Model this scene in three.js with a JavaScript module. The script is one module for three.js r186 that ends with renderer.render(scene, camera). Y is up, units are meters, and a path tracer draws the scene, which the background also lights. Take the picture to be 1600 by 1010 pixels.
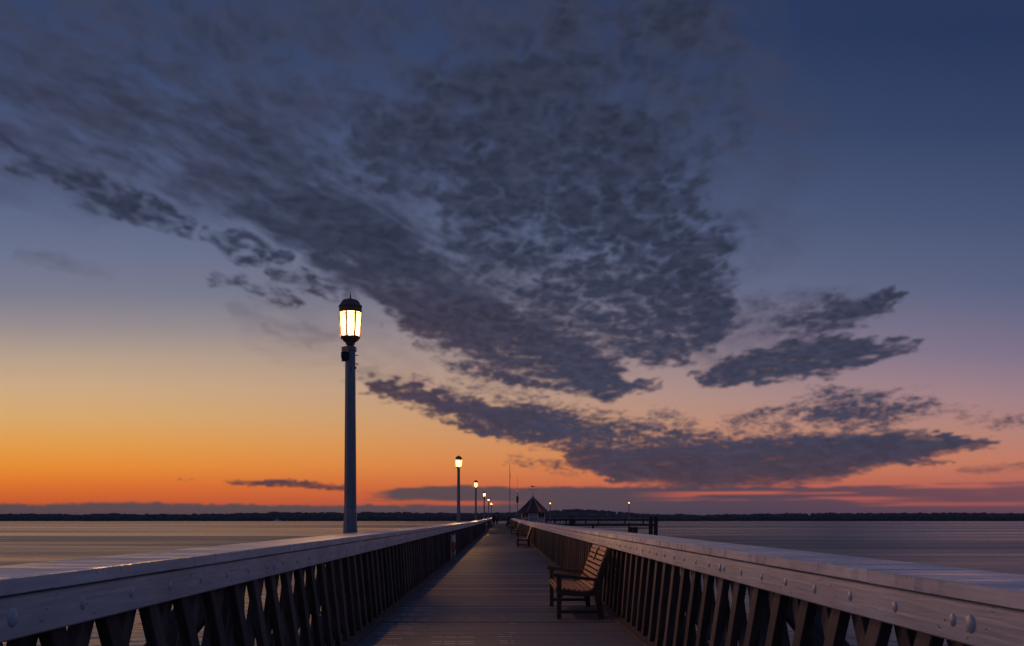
import * as THREE from 'three';
import { mergeGeometries, mergeVertices, toCreasedNormals } from 'three/addons/utils/BufferGeometryUtils.js';
import { MarchingCubes } from 'three/addons/objects/MarchingCubes.js';

// ---------------------------------------------------------------- camera
// Level camera on the pier's centre line, 1.4 m above the boards, 35 mm class lens with its view shifted up to keep the lamp posts upright.
const scene = new THREE.Scene();
const camera = new THREE.PerspectiveCamera(90, 1, 0.1, 40000);
camera.position.set(0, 1.4, 0);
camera.setViewOffset(3000, 3000, 716, 689, 1600, 1010);
camera.updateProjectionMatrix();
const renderer = new THREE.WebGLRenderer({ antialias: true });
renderer.setSize(1024, 646);
renderer.toneMapping = THREE.LinearToneMapping;
renderer.toneMappingExposure = 1.0;
renderer.shadowMap.enabled = true;

// ---------------------------------------------------------------- small maths
function rng(seed) { let s = seed >>> 0; return () => { s = (s + 0x6D2B79F5) | 0; let t = Math.imul(s ^ (s >>> 15), 1 | s); t = (t + Math.imul(t ^ (t >>> 7), 61 | t)) ^ t; return ((t ^ (t >>> 14)) >>> 0) / 4294967296; }; }
const lerp = (a, b, t) => a + (b - a) * t, clamp01 = (x) => x < 0 ? 0 : x > 1 ? 1 : x;
const smooth = (a, b, x) => { const t = clamp01((x - a) / (b - a)); return t * t * (3 - 2 * t); };
const PERM = new Uint8Array(512), GX = new Float32Array(256), GY = new Float32Array(256);
{ const r = rng(77), p = [...Array(256).keys()]; for (let i = 255; i > 0; i--) { const j = Math.floor(r() * (i + 1)); [p[i], p[j]] = [p[j], p[i]]; } for (let i = 0; i < 512; i++) PERM[i] = p[i & 255]; for (let i = 0; i < 256; i++) { const a = r() * 6.2831853; GX[i] = Math.cos(a) * 1.5; GY[i] = Math.sin(a) * 1.5; } }
function noise2(x, y, wrap = 0) {
  let ix = Math.floor(x), iy = Math.floor(y); const fx = x - ix, fy = y - iy; let ix1 = ix + 1, iy1 = iy + 1;
  if (wrap) { ix = ((ix % wrap) + wrap) % wrap; iy = ((iy % wrap) + wrap) % wrap; ix1 = ix1 % wrap; if (ix1 < 0) ix1 += wrap; iy1 = iy1 % wrap; if (iy1 < 0) iy1 += wrap; }
  const u = fx * fx * fx * (fx * (fx * 6 - 15) + 10), v = fy * fy * fy * (fy * (fy * 6 - 15) + 10);
  const a = PERM[PERM[ix & 255] + (iy & 255)], b = PERM[PERM[ix1 & 255] + (iy & 255)], c = PERM[PERM[ix & 255] + (iy1 & 255)], d = PERM[PERM[ix1 & 255] + (iy1 & 255)];
  const n0 = lerp(GX[a] * fx + GY[a] * fy, GX[b] * (fx - 1) + GY[b] * fy, u), n1 = lerp(GX[c] * fx + GY[c] * (fy - 1), GX[d] * (fx - 1) + GY[d] * (fy - 1), u);
  return lerp(n0, n1, v);
}
function fbm(x, y, oct) { let s = 0, a = 0.5; for (let i = 0; i < oct; i++) { s += a * noise2(x, y); x = x * 2.03 + 17.1; y = y * 2.03 - 9.7; a *= 0.5; } return s; }
const lin = (c) => c.map((v) => { v /= 255; return v <= 0.04045 ? v / 12.92 : Math.pow((v + 0.055) / 1.055, 2.4); });

// ---------------------------------------------------------------- sky: dusk air and clouds, computed for every direction
// Directions ahead are written as u = 1500 x/-z and v = 1500 y/-z (tangents of azimuth and height).
const AIR = {   // [v, colour] for the air: towards the afterglow, 60 degrees off it, and behind
  glow: [[0, [182, 82, 50]], [25, [208, 94, 44]], [50, [226, 114, 42]], [80, [234, 142, 50]], [115, [230, 158, 74]], [160, [218, 170, 110]], [205, [206, 171, 132]], [250, [186, 162, 140]], [300, [152, 142, 143]], [350, [124, 125, 142]], [420, [106, 114, 141]], [500, [90, 101, 134]], [600, [75, 87, 122]], [700, [62, 76, 112]], [811, [52, 68, 105]], [1300, [50, 62, 95]], [9000, [54, 68, 106]]],
  side: [[0, [140, 82, 88]], [40, [180, 92, 84]], [90, [198, 124, 100]], [130, [184, 131, 118]], [190, [160, 128, 136]], [260, [126, 114, 138]], [360, [92, 99, 130]], [460, [74, 86, 119]], [610, [52, 67, 102]], [760, [39, 55, 91]], [1300, [40, 53, 85]], [9000, [54, 68, 106]]],
  back: [[0, [66, 78, 114]], [100, [66, 79, 117]], [220, [64, 77, 114]], [420, [59, 72, 107]], [700, [54, 68, 106]], [1300, [54, 69, 107]], [9000, [54, 68, 106]]],
};
for (const k in AIR) AIR[k] = AIR[k].map(([v, c]) => [v, lin(c)]);
function air(table, v, out) {
  let i = 1; while (i < table.length - 1 && table[i][0] < v) i++;
  const a = table[i - 1], b = table[i], t = clamp01((v - a[0]) / (b[0] - a[0]));
  for (let c = 0; c < 3; c++) out[c] = lerp(a[1][c], b[1][c], t);
}
// Clouds as chains of [x, y, radius, weight]; x, y in the same tangents counted from (784, 811) downwards.
const CLOUDS = {
  veil: [
    [[-120, 60, 190, .8], [180, 130, 190, .9], [420, 200, 150, .85], [600, 290, 110, .7]],
    [[100, -40, 200, .7], [500, 40, 190, .75], [800, 80, 190, .85], [1060, 110, 170, .75], [1180, 200, 110, .5]],
    [[1000, 180, 150, .7], [1060, 260, 110, .6], [1130, 350, 80, .5], [1200, 370, 50, .35], [1250, 360, 30, .2]],
    [[560, 210, 120, .7], [760, 210, 150, .85], [900, 160, 140, .8]],
    [[640, 400, 90, .45], [800, 440, 90, .5], [960, 510, 70, .45]],
    [[440, 500, 60, .2], [560, 520, 50, .2]], [[1120, 520, 60, .55], [1250, 505, 50, .5], [1330, 480, 30, .4]],
    [[30, 400, 10, .35], [110, 412, 12, .45], [178, 430, 9, .35]], [[420, 512, 16, .45], [490, 530, 16, .45]], [[360, 484, 12, .25], [430, 500, 12, .25]],
    [[560, 585, 14, .45], [640, 610, 14, .45]], [[600, 560, 30, .2], [760, 590, 40, .2]],
  ],
  lumpy: [
    [[250, 130, 60, .3], [420, 200, 60, .4], [540, 270, 50, .35]], [[480, 60, 90, .3], [640, 110, 90, .4], [760, 150, 80, .5]],
    [[580, 210, 90, .6], [700, 210, 120, .8], [860, 225, 135, .92], [980, 290, 120, .95], [1050, 390, 90, .85], [1090, 460, 65, .9], [1080, 505, 45, .9]],
    [[800, 320, 125, .7], [940, 400, 115, .75], [1020, 450, 95, .8]],
    [[740, 300, 80, .5], [840, 380, 80, .5], [960, 480, 60, .55], [1050, 520, 50, .75]],
    [[780, 470, 40, .3], [900, 500, 35, .35]],
    [[590, 605, 16, .7], [660, 628, 19, .7], [740, 645, 24, .75], [830, 662, 34, .8], [930, 678, 36, .75], [1060, 690, 26, .8], [1180, 690, 20, .6]],
    [[640, 600, 12, .5], [720, 620, 20, .45], [820, 635, 26, .5], [900, 650, 22, .45]],
    [[690, 566, 14, .6], [760, 580, 18, .7], [830, 595, 14, .6]], [[650, 540, 10, .4], [700, 548, 10, .45]],
    [[1140, 658, 14, .5], [1220, 650, 20, .6], [1290, 635, 30, .75], [1380, 640, 28, .75], [1460, 636, 18, .6]],
    [[1030, 645, 14, .5], [1080, 660, 12, .45]], [[1180, 690, 16, .6], [1280, 672, 20, .6], [1340, 660, 18, .5]],
    [[0, 222, 14, .6], [60, 258, 22, .7], [130, 290, 30, .65], [200, 322, 30, .75], [290, 348, 18, .65]],
    [[330, 362, 14, .7], [390, 388, 24, .75], [430, 400, 14, .6]], [[430, 428, 18, .7], [500, 446, 18, .7], [545, 458, 20, .4]],
    [[330, 438, 10, .4], [390, 450, 18, .55], [455, 468, 18, .7]],
    [[1340, 560, 12, .0], [1545, 662, 10, .5], [1640, 658, 10, .7]],
    [[1100, 500, 40, .4], [1190, 490, 40, .4], [1300, 485, 28, .6], [1395, 472, 18, .7]],
    [[720, 663, 8, .6], [800, 675, 12, .7], [860, 690, 14, .7]], [[800, 720, 10, .4], [900, 735, 12, .5]],
    [[1000, 130, 100, .5], [1090, 180, 90, .5], [1130, 230, 60, .3]], [[560, 40, 120, .4], [800, 60, 130, .55], [930, 50, 120, .62], [1060, 55, 90, .6]], [[120, 20, 110, .35], [300, 70, 110, .45], [480, 130, 100, .45]], [[1080, 330, 70, .4], [1150, 380, 50, .3]],
  ],
  streak: [
    [[-140, 60, 130, .4], [60, 130, 110, .5], [230, 195, 90, .62], [380, 262, 80, .75], [500, 330, 74, .88], [590, 392, 66, .95], [660, 450, 58, .95], [740, 505, 50, .9]],
    [[420, 190, 80, .4], [560, 300, 70, .5], [680, 390, 60, .5], [780, 450, 50, .4]],
    [[560, 190, 70, .35], [700, 280, 70, .4], [800, 380, 60, .35]],
  ],
  solid: [
    [[520, 360, 30, .5], [590, 400, 45, .75], [650, 430, 38, .6]],
    [[640, 478, 30, .8], [720, 505, 42, .95], [800, 530, 46, .95], [880, 560, 46, .95], [950, 590, 36, .95], [975, 606, 16, .8]],
    [[860, 500, 26, .6], [940, 520, 28, .65], [1040, 552, 24, .8], [1075, 548, 14, .5]],
    [[960, 604, 14, .8], [1000, 604, 10, .8], [1035, 602, 6, .6]],
    [[1060, 440, 34, .55], [1100, 480, 38, .7], [1090, 510, 26, .7]],
    [[880, 280, 60, .5], [960, 300, 60, .55], [1010, 330, 46, .5]],
    [[1095, 594, 12, .8], [1150, 578, 26, .95], [1220, 566, 32, .98], [1290, 556, 30, .98], [1350, 548, 22, .95], [1425, 538, 9, .7]],
    [[1230, 520, 20, .5], [1320, 494, 20, .75], [1380, 476, 16, .75]],
    [[590, 603, 9, .8], [650, 622, 13, .95], [720, 640, 11, .9], [800, 652, 18, .9], [880, 672, 18, .8], [960, 684, 14, .7]], [[700, 660, 6, .7], [760, 672, 8, .8], [850, 686, 10, .8]], [[760, 572, 9, .6], [800, 588, 12, .8], [836, 596, 6, .6]],
    [[890, 712, 16, .9], [980, 726, 28, 1], [1080, 730, 34, 1], [1180, 722, 38, 1], [1290, 714, 34, 1], [1400, 700, 24, 1], [1480, 694, 14, .95], [1545, 694, 6, .7]],
    [[960, 748, 8, .8], [1060, 750, 10, .8], [1200, 748, 10, .8], [1320, 740, 12, .6]],
    [[1290, 640, 18, .5], [1360, 648, 16, .5]],
    [[350, 754, 3.5, .6], [430, 755, 5, .9], [500, 760, 4.5, .9], [540, 763, 4, .8]], [[280, 749, 2, .6], [298, 751, 2, .6]],
    [[1420, 722, 4, .8], [1482, 722, 3, .7]], [[1500, 735, 6, .4], [1640, 728, 7, .5]],
  ],
};
// segments with their reach, for speed
for (const k in CLOUDS) { const segs = []; for (const s of CLOUDS[k]) for (let i = 0; i + 1 < s.length; i++) { const [a, b] = [s[i], s[i + 1]], R = Math.max(a[2], b[2]) * 1.25; segs.push([a[0], a[1], b[0] - a[0], b[1] - a[1], a[2] * 1.25, b[2] * 1.25, a[3], b[3], Math.min(a[0], b[0]) - R, Math.max(a[0], b[0]) + R, Math.min(a[1], b[1]) - R, Math.max(a[1], b[1]) + R]); } CLOUDS[k] = segs; }
function worley(x, y) {     // distance to the nearest of scattered points
  const ix = Math.floor(x), iy = Math.floor(y); let m = 9;
  for (let j = -1; j <= 1; j++) for (let i = -1; i <= 1; i++) { const h = PERM[PERM[(ix + i) & 255] + ((iy + j) & 255)], dx = ix + i + 0.5 + GX[h] * 0.28 - x, dy = iy + j + 0.5 + GY[h] * 0.28 - y, d = dx * dx + dy * dy; if (d < m) m = d; }
  return Math.sqrt(m);
}
function field(segs, x, y) {
  let keep = 1;
  for (const s of segs) {
    if (x < s[8] || x > s[9] || y < s[10] || y > s[11]) continue;
    const t = clamp01(((x - s[0]) * s[2] + (y - s[1]) * s[3]) / (s[2] * s[2] + s[3] * s[3])), dx = x - s[0] - s[2] * t, dy = y - s[1] - s[3] * t, r = lerp(s[4], s[5], t), q = (dx * dx + dy * dy) / (r * r);
    if (q < 1) { const f = 1 - q; const w = lerp(s[6], s[7], t) * f * (2 - f); if (1 - w < keep) keep = 1 - w; }
  }
  return 1 - keep;
}
const GLOW_AZ = -0.56;
const skyTexture = (() => {
  const W = 4096, H = 2048, d = new Float32Array(W * H * 4), A = [0, 0, 0], B = [0, 0, 0], C = [0, 0, 0];
  const darkHigh = lin([51, 57, 78]), darkLow = lin([61, 63, 84]), lowCol = lin([92, 62, 64]), bandCol = lin([92, 76, 78]), bandSide = lin([77, 68, 85]), warmVeil = lin([66, 68, 88]);
  for (let row = H / 2 - 2; row < H; row++) {
    const el = ((row + 0.5) / H - 0.5) * Math.PI, tanEl = Math.tan(Math.max(el, 0.0002));
    for (let col = 0; col < W; col++) {
      const th = ((col + 0.5) / W - 0.5) * 2 * Math.PI;            // atan2(z, x)
      let az = th + Math.PI / 2; if (az > Math.PI) az -= 2 * Math.PI;   // 0 ahead (-z), positive to the right
      const ca = Math.cos(az), off = Math.abs(az - GLOW_AZ), a = Math.min(off, 2 * Math.PI - off);
      const flatV = 1500 * tanEl, front = ca > 0.35 && tanEl < 2.2;
      const V = front ? flatV / ca * lerp(1, ca, smooth(0.75, 0.35, ca)) : flatV;
      air(AIR.glow, V, A); air(AIR.side, V, B); air(AIR.back, V, C);
      const t1 = smooth(0.0, 1.16, a), t2 = smooth(0.98, 1.6, a);
      let r = lerp(lerp(A[0], B[0], t1), C[0], t2), g = lerp(lerp(A[1], B[1], t1), C[1], t2), b = lerp(lerp(A[2], B[2], t1), C[2], t2);
      if (front) {
        const U = 1500 * Math.tan(az), x = 784 + U, y = 811 - V, s = 1 / (V / 1000 + 0.16), px = U / 1000 * s, pz = s;
        const inFrame = x > -250 && x < 1850 && y > -260;
        const w1 = fbm(x / 130, y / 80, 3), w2 = fbm(x / 120 + 40, y / 70 + 9, 3), w3 = inFrame ? fbm(px * 13 + 3, pz * 13, 4) : 0, w4 = inFrame ? fbm(px * 13 + 33, pz * 13 - 8, 4) : 0;
        const wy = 0.25 + 0.75 * smooth(20, 260, V);
        const X = x + 26 * w1 + 30 * w3, Y = y + (16 * w2 + 20 * w4) * wy;
        const n = fbm(px * 10, pz * 10 - px * 2, 5), fine = fbm(px * 34 + 7, pz * 30 + 2, 3);
        let vf = field(CLOUDS.veil, X, Y), lf = field(CLOUDS.lumpy, X, Y), sf = field(CLOUDS.solid, X, Y);
        if (y < 60) vf = Math.max(vf, 0.35 * smooth(60, -200, y));
        const da = x * 0.9 + y * 0.43, db = y * 0.9 - x * 0.43, st = fbm(da / 240 + 0.5 * w1, db / 36 + 0.6 * w2, 4), st2 = fbm(da / 60, db / 11, 3);
        const wisp = fbm(x / 84 + y / 90, y / 9 + 2 * w1, 4), low = fbm(x / 190 + 3, y / 110 + x / 300, 3);
        const wa = worley(px * 20 + 1.0 * w3, pz * 20 + 1.0 * w4), wb = worley(px * 43 + 5 + 1.5 * w3, pz * 43 + 1.5 * w4), core = 1 - smooth(0.12, 0.8, wa) * 0.65 - smooth(0.12, 0.8, wb) * 0.35;
        const kf = field(CLOUDS.streak, X, Y);
        const dv = clamp01(vf * (0.66 + 0.8 * n + 0.25 * fine + 0.5 * low + 0.7 * st)) * 0.85;
        const dk = smooth(0.16, 1.05, kf + (0.7 * st + 0.34 * st2 + 0.22 * fine) * Math.min(1, kf * 2)) * 0.95;
        const lg = lf * (0.95 + 0.4 * low) + (0.5 * n + 0.3 * fine + 0.12 * wisp + (0.52 - 0.2 * smooth(480, 680, V)) * (core - 0.45) + 0.4 * fbm(px * 5 + 9, pz * 5 + 4, 3)) * Math.min(1, lf * 1.7);
        const dl = smooth(0.2, 0.98, lg) * 0.97;
        const sg = sf + ((0.36 * n + 0.22 * fine + 0.2 * (core - 0.5)) * (0.35 + 0.65 * smooth(110, 240, V)) + 0.5 * wisp) * Math.min(1, sf * 2.0);
        const ds = smooth(0.1, 0.92, sg);
        const thick = 1 - (1 - dl) * (1 - ds) * (1 - dk), dens = 1 - (1 - dv) * (1 - thick);
        const k = smooth(215, 430, V), k2 = 0.25 * fine + 0.2 * n + 0.3 * wisp - 0.34 * (core - 0.5) * smooth(120, 300, V) + 0.2 * st2;
        // clouds near the horizon take more of the haze colour; thin sheets are greyer and lighter than the thick lumps
        const vt = thick / (dens + 1e-4), kl = smooth(40, 150, V) * 0.5 + 0.5 * smooth(-0.25, 0.15, az), low3 = [lerp(lowCol[0], darkLow[0], kl), lerp(lowCol[1], darkLow[1], kl), lerp(lowCol[2], darkLow[2], kl)];
        let cr = lerp(warmVeil[0], lerp(low3[0], darkHigh[0], k) * (1 + k2), vt), cg = lerp(warmVeil[1], lerp(low3[1], darkHigh[1], k) * (1 + k2), vt), cb = lerp(warmVeil[2], lerp(low3[2], darkHigh[2], k) * (1 + k2), vt);
        const thin = (1 - dens) * dens * (1 - k) * 0.05; cr += thin;
        r = lerp(r, cr, dens); g = lerp(g, cg, dens); b = lerp(b, cb, dens);
      } else {
        // the same thin broken cloud goes on round the sky
        const s = 1 / (tanEl + 0.2), qx = Math.cos(th) * s, qz = Math.sin(th) * s, dv = smooth(0.0, 0.5, fbm(qx * 2.2, qz * 2.2, 4) + 0.08) * 0.4 * smooth(0, 0.2, tanEl);
        r = lerp(r, darkHigh[0], dv); g = lerp(g, darkHigh[1], dv); b = lerp(b, darkHigh[2], dv);
      }
      // low cloud bank along the horizon, all the way round
      if (V < 70) {
        const q = az * 1500, side = smooth(-0.27, 0.35, az);
        const w0 = fbm(q / 120, 4.4, 2), lump = fbm(q / 17, 3.3, 4) * 7 + fbm(q / 150, 8.8, 3) * 9;
        const top = 24.5 - 4 * smooth(-500, -330, q) + lump * 0.55;
        let bank = smooth(top + 1.2, top - 1.2, V);
        const tall = 50 + 6 * fbm(q / 240, 1.1, 3) - 12 * smooth(-120, -245, q) + 9 * smooth(450, 800, q);   // a second, higher sheet begins left of centre
        const rag = 4 * fbm(q / 34 + 2, V / 4, 3); let sheet = smooth(tall + rag + 1.6, tall + rag - 1.6, V) * smooth(-262, -190, q + 3 * V - 140 + 90 * fbm(q / 60, V / 3.2, 3));
        const right = smooth(180, 330, q), sl = fbm(q / 260 + 5, V / 7, 3);
        const slit = Math.max(right * smooth(0.02, 0.24, sl + 0.2 * Math.exp(-((V - 23) ** 2) / 14) * smooth(420, 640, q) + 0.22 * Math.exp(-((V - 36) ** 2) / 50) * smooth(620, 420, q) - 0.04 - 0.1 * smooth(420, 640, q)), smooth(0.0, 0.12, sl * 0.5 + 0.13 - Math.abs(V - 25 - 1.5 * w0) / 26) * smooth(60, -60, q));
        sheet *= 1 - slit * smooth(15, 21, V) * smooth(-250, -190, q);
        const m = Math.max(bank * (1 - 0.9 * slit * smooth(17, 22, V) * smooth(-300, -200, q)), sheet);
        const cr = lerp(bandCol[0], bandSide[0], side), cg = lerp(bandCol[1], bandSide[1], side), cb = lerp(bandCol[2], bandSide[2], side), far = smooth(0.7, 1.5, a);
        const keep = m * 0.97 * (1 - 0.7 * far);
        r = lerp(r, cr, keep); g = lerp(g, cg, keep); b = lerp(b, cb, keep);
      }
      const o = (row * W + col) * 4; d[o] = r; d[o + 1] = g; d[o + 2] = b; d[o + 3] = 1;
    }
  }
  // below the horizon: one even colour (hidden by the sea)
  for (let i = 0; i < (H / 2 - 2) * W; i++) { d[i * 4] = 0.05; d[i * 4 + 1] = 0.045; d[i * 4 + 2] = 0.06; d[i * 4 + 3] = 1; }
  const t = new THREE.DataTexture(d, W, H, THREE.RGBAFormat, THREE.FloatType);
  t.mapping = THREE.EquirectangularReflectionMapping; t.magFilter = THREE.LinearFilter; t.needsUpdate = true; t.name = 'sky';
  return t;
})();
scene.background = skyTexture;
scene.environment = skyTexture;

// the afterglow where the sun went down: a weak, very soft, warm light from just above the horizon
const sun = new THREE.DirectionalLight(new THREE.Color(1.0, 0.54, 0.55), 0.24);
sun.position.set(Math.sin(-0.62) * 100, 5.2, -Math.cos(-0.62) * 100);
sun.castShadow = true; sun.shadow.radius = 24; sun.shadow.mapSize.set(2048, 2048);
Object.assign(sun.shadow.camera, { left: -60, right: 60, top: 40, bottom: -40, near: 1, far: 400 });
scene.add(sun, sun.target);
scene.fog = new THREE.FogExp2(new THREE.Color(0.62, 0.66, 0.78), 4e-5);
//--SKY-END--
// ---------------------------------------------------------------- materials
function dataTex(w, h, fn, srgb, rx = 1, ry = 1) {
  const d = new Uint8Array(w * h * 4);
  for (let y = 0; y < h; y++) for (let x = 0; x < w; x++) { const c = fn(x, y), o = (y * w + x) * 4; d[o] = c[0]; d[o + 1] = c[1]; d[o + 2] = c[2]; d[o + 3] = 255; }
  const t = new THREE.DataTexture(d, w, h); t.wrapS = t.wrapT = THREE.RepeatWrapping; t.magFilter = THREE.LinearFilter; t.minFilter = THREE.LinearMipmapLinearFilter; t.generateMipmaps = true;
  if (srgb) t.colorSpace = THREE.SRGBColorSpace; t.repeat.set(rx, ry); t.needsUpdate = true; return t;
}
// tiling noise: value at x, y in 0..1 with n cells
const tile = (x, y, nx, ny, oct, seed = 0) => { let s = 0, a = 0.5, kx = nx, ky = ny; for (let i = 0; i < oct; i++) { s += a * tile1(x * kx, y * ky, kx, ky, seed + i * 13); kx *= 2; ky *= 2; a *= 0.5; } return s; };
function tile1(x, y, wx, wy, seed) {
  const ix = Math.floor(x), iy = Math.floor(y), fx = x - ix, fy = y - iy, u = fx * fx * (3 - 2 * fx), v = fy * fy * (3 - 2 * fy);
  const h = (i, j) => PERM[(PERM[(((i % wx) + wx) % wx + seed) & 255] + ((j % wy) + wy) % wy) & 511] / 127.5 - 1;
  return lerp(lerp(h(ix, iy), h(ix + 1, iy), u), lerp(h(ix, iy + 1), h(ix + 1, iy + 1), u), v);
}
// wood: grain along u, 2 m by 0.5 m
const woodVal = (x, y, w, h) => { const a = x / w, b = y / h; return 0.5 + 0.42 * tile(a, b, 3, 24, 4, 5) + 0.25 * tile(a, b, 8, 90, 2, 31) + 0.2 * tile(a, b, 2, 3, 2, 9); };
const woodColor = dataTex(512, 256, (x, y) => { const v = woodVal(x, y, 512, 256), k = 150 + 95 * clamp01(v); return [k, k * 0.985, k * 0.965]; }, true, 0.5, 2);
const woodBump = dataTex(512, 256, (x, y) => { const k = 255 * clamp01(woodVal(x, y, 512, 256)); return [k, k, k]; }, false, 0.5, 2);
// brush-laid gloss paint: dirt flecks, drips and a faint grain showing through; 2 m by 1 m
const paintNoise = (x, y) => { const a = x / 512, b = y / 512; return [tile(a, b, 4, 4, 5, 3), tile(a, b, 6, 70, 3, 21), tile(a, b, 90, 12, 2, 45), tile(a, b, 48, 48, 3, 61)]; };
const paintColor = dataTex(512, 512, (x, y) => { const [c, g, , f] = paintNoise(x, y); let k = 230 + 34 * c + 22 * g; if (g > 0.5 && c > 0.0) k -= 900 * (g - 0.5); if (f > 0.47) k -= 420 * (f - 0.47); return [Math.max(60, Math.min(255, k)), Math.max(58, Math.min(255, k * 0.995)), Math.max(56, Math.min(255, k * 0.985))]; }, true, 0.5, 1);
const paintBump = dataTex(512, 512, (x, y) => { const [c, g, , f] = paintNoise(x, y); const k = 128 + 40 * c + 55 * g + (f > 0.52 ? -160 * (f - 0.52) * 4 : 0); return [Math.max(0, Math.min(255, k))].concat([0, 0]).map((v, i, a) => a[0]); }, false, 0.5, 1);
// the worn top of the handrail: brush marks and wear running across it
const capBump = dataTex(512, 512, (x, y) => { const a = x / 512, b = y / 512, k = 128 + 70 * tile(a, b, 26, 3, 4, 71) + 50 * tile(a, b, 9, 2, 3, 15) + 20 * tile(a, b, 60, 40, 2, 40); return [k, k, k].map((v) => Math.max(0, Math.min(255, v))); }, false, 0.4, 1);
const capRough = dataTex(512, 512, (x, y) => { const a = x / 512, b = y / 512, k = 96 + 70 * tile(a, b, 20, 2, 3, 88) + 30 * tile(a, b, 70, 12, 2, 12); return [k, k, k].map((v) => Math.max(45, Math.min(255, v))); }, false, 0.4, 1);

const std = (o) => new THREE.MeshStandardMaterial(o), phys = (o) => new THREE.MeshPhysicalMaterial(o), C = (r, g, b) => new THREE.Color().setRGB(r, g, b);
const M = {
  paint: phys({ name: 'white gloss paint', color: C(0.95, 0.95, 0.95), map: paintColor, bumpMap: paintBump, bumpScale: 0.004, roughness: 0.42, clearcoat: 0.25, clearcoatRoughness: 0.3 }),
  cap: phys({ name: 'worn white handrail paint', color: C(0.95, 0.95, 0.96), map: paintColor, bumpMap: capBump, bumpScale: 0.005, roughness: 0.95, roughnessMap: capRough }),
  bolt: phys({ name: 'painted bolt', color: C(0.92, 0.92, 0.94), map: paintColor, roughness: 0.4 }),
  slats: [0, 1, 2].map((i) => std({ name: 'old stained timber ' + i, color: C(0.15 + 0.075 * i, 0.105 + 0.053 * i, 0.098 + 0.048 * i), map: woodColor, bumpMap: woodBump, bumpScale: 0.003, roughness: 0.72 })),
  deck: [0, 1, 2, 3].map((i) => std({ name: 'weathered deck timber ' + i, color: C([0.25, 0.13, 0.36, 0.19][i], [0.205, 0.104, 0.305, 0.155][i], [0.24, 0.122, 0.355, 0.187][i]), map: woodColor, bumpMap: woodBump, bumpScale: 0.004, roughness: 0.58 })),
  beam: std({ name: 'dark structural timber', color: C(0.10, 0.075, 0.062), map: woodColor, bumpMap: woodBump, bumpScale: 0.004, roughness: 0.75 }),
  teak: std({ name: 'oiled hardwood', color: C(0.60, 0.27, 0.085), map: woodColor, bumpMap: woodBump, bumpScale: 0.0015, roughness: 0.5 }),
  benchFrame: std({ name: 'dark hardwood frame', color: C(0.15, 0.075, 0.045), map: woodColor, bumpMap: woodBump, bumpScale: 0.0015, roughness: 0.5 }),
  post: phys({ name: 'grey painted lamp post', color: C(0.33, 0.34, 0.37), roughness: 0.38, clearcoat: 0.2, map: paintColor, bumpMap: paintBump, bumpScale: 0.001 }),
  iron: phys({ name: 'bronze brown lantern iron', color: C(0.20, 0.13, 0.09), roughness: 0.5, metalness: 0.15 }),
  glass: phys({ name: 'lantern pane', color: C(1, 0.96, 0.88), transmission: 1, roughness: 0.06, thickness: 0, ior: 1.5 }),
  glow: std({ name: 'lit lamp diffuser', color: C(0.9, 0.8, 0.6), emissive: C(1.0, 0.80, 0.42), emissiveIntensity: 1.25, roughness: 0.8 }),
  amber: phys({ name: 'amber sensor lens', color: C(0.75, 0.38, 0.08), roughness: 0.25, clearcoat: 0.5 }),
  black: std({ name: 'black plastic', color: C(0.025, 0.022, 0.022), roughness: 0.5 }),
  red: std({ name: 'lifebuoy red', color: C(0.55, 0.05, 0.035), roughness: 0.45 }),
  white: std({ name: 'lifebuoy white', color: C(0.75, 0.75, 0.74), roughness: 0.45 }),
  rope: std({ name: 'grab rope', color: C(0.6, 0.52, 0.38), roughness: 0.9 }),
  roofTile: std({ name: 'dark red roof', color: C(0.05, 0.022, 0.024), roughness: 0.7 }),
  lead: std({ name: 'grey hip flashing', color: C(0.13, 0.15, 0.18), roughness: 0.5 }),
  wallWhite: std({ name: 'white boarded wall', color: C(0.5, 0.51, 0.54), roughness: 0.6 }),
  trimWhite: std({ name: 'white trim', color: C(0.8, 0.8, 0.8), roughness: 0.5 }),
  dark: std({ name: 'dark interior', color: C(0.03, 0.03, 0.035), roughness: 0.6 }),
  redLamp: std({ name: 'red signal lamp', color: C(0.5, 0.05, 0.03), emissive: C(1, 0.08, 0.03), emissiveIntensity: 1.4 }),
  wood: std({ name: 'far woodland', color: C(0.045, 0.05, 0.042), roughness: 0.95 }),
  land: std({ name: 'far shore land', color: C(0.05, 0.052, 0.045), roughness: 0.95 }),
};
const all = (o) => { o.traverse((m) => { if (m.isMesh) { m.castShadow = true; m.receiveShadow = true; } }); return o; };

// ---------------------------------------------------------------- builders
const taken = {};
function numbered(n) { const k = taken[n] = (taken[n] ?? -1) + 1; return k ? n + '_' + String(k).padStart(3, '0') : n; }
function thing(name, label, category, x, y, z, turn = 0, group) {
  const g = new THREE.Group(); g.name = numbered(name); g.position.set(x, y, z); g.rotation.y = turn; g.userData = { label, category }; if (group) g.userData.group = group; scene.add(g); return g;
}
function mesh(name, geo, mat, parent, x = 0, y = 0, z = 0) { const m = new THREE.Mesh(geo, mat); m.name = name; m.position.set(x, y, z); m.castShadow = m.receiveShadow = true; if (parent) parent.add(m); return m; }
function structure(o) { o.userData.kind = 'structure'; scene.add(o); return o; }
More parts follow.
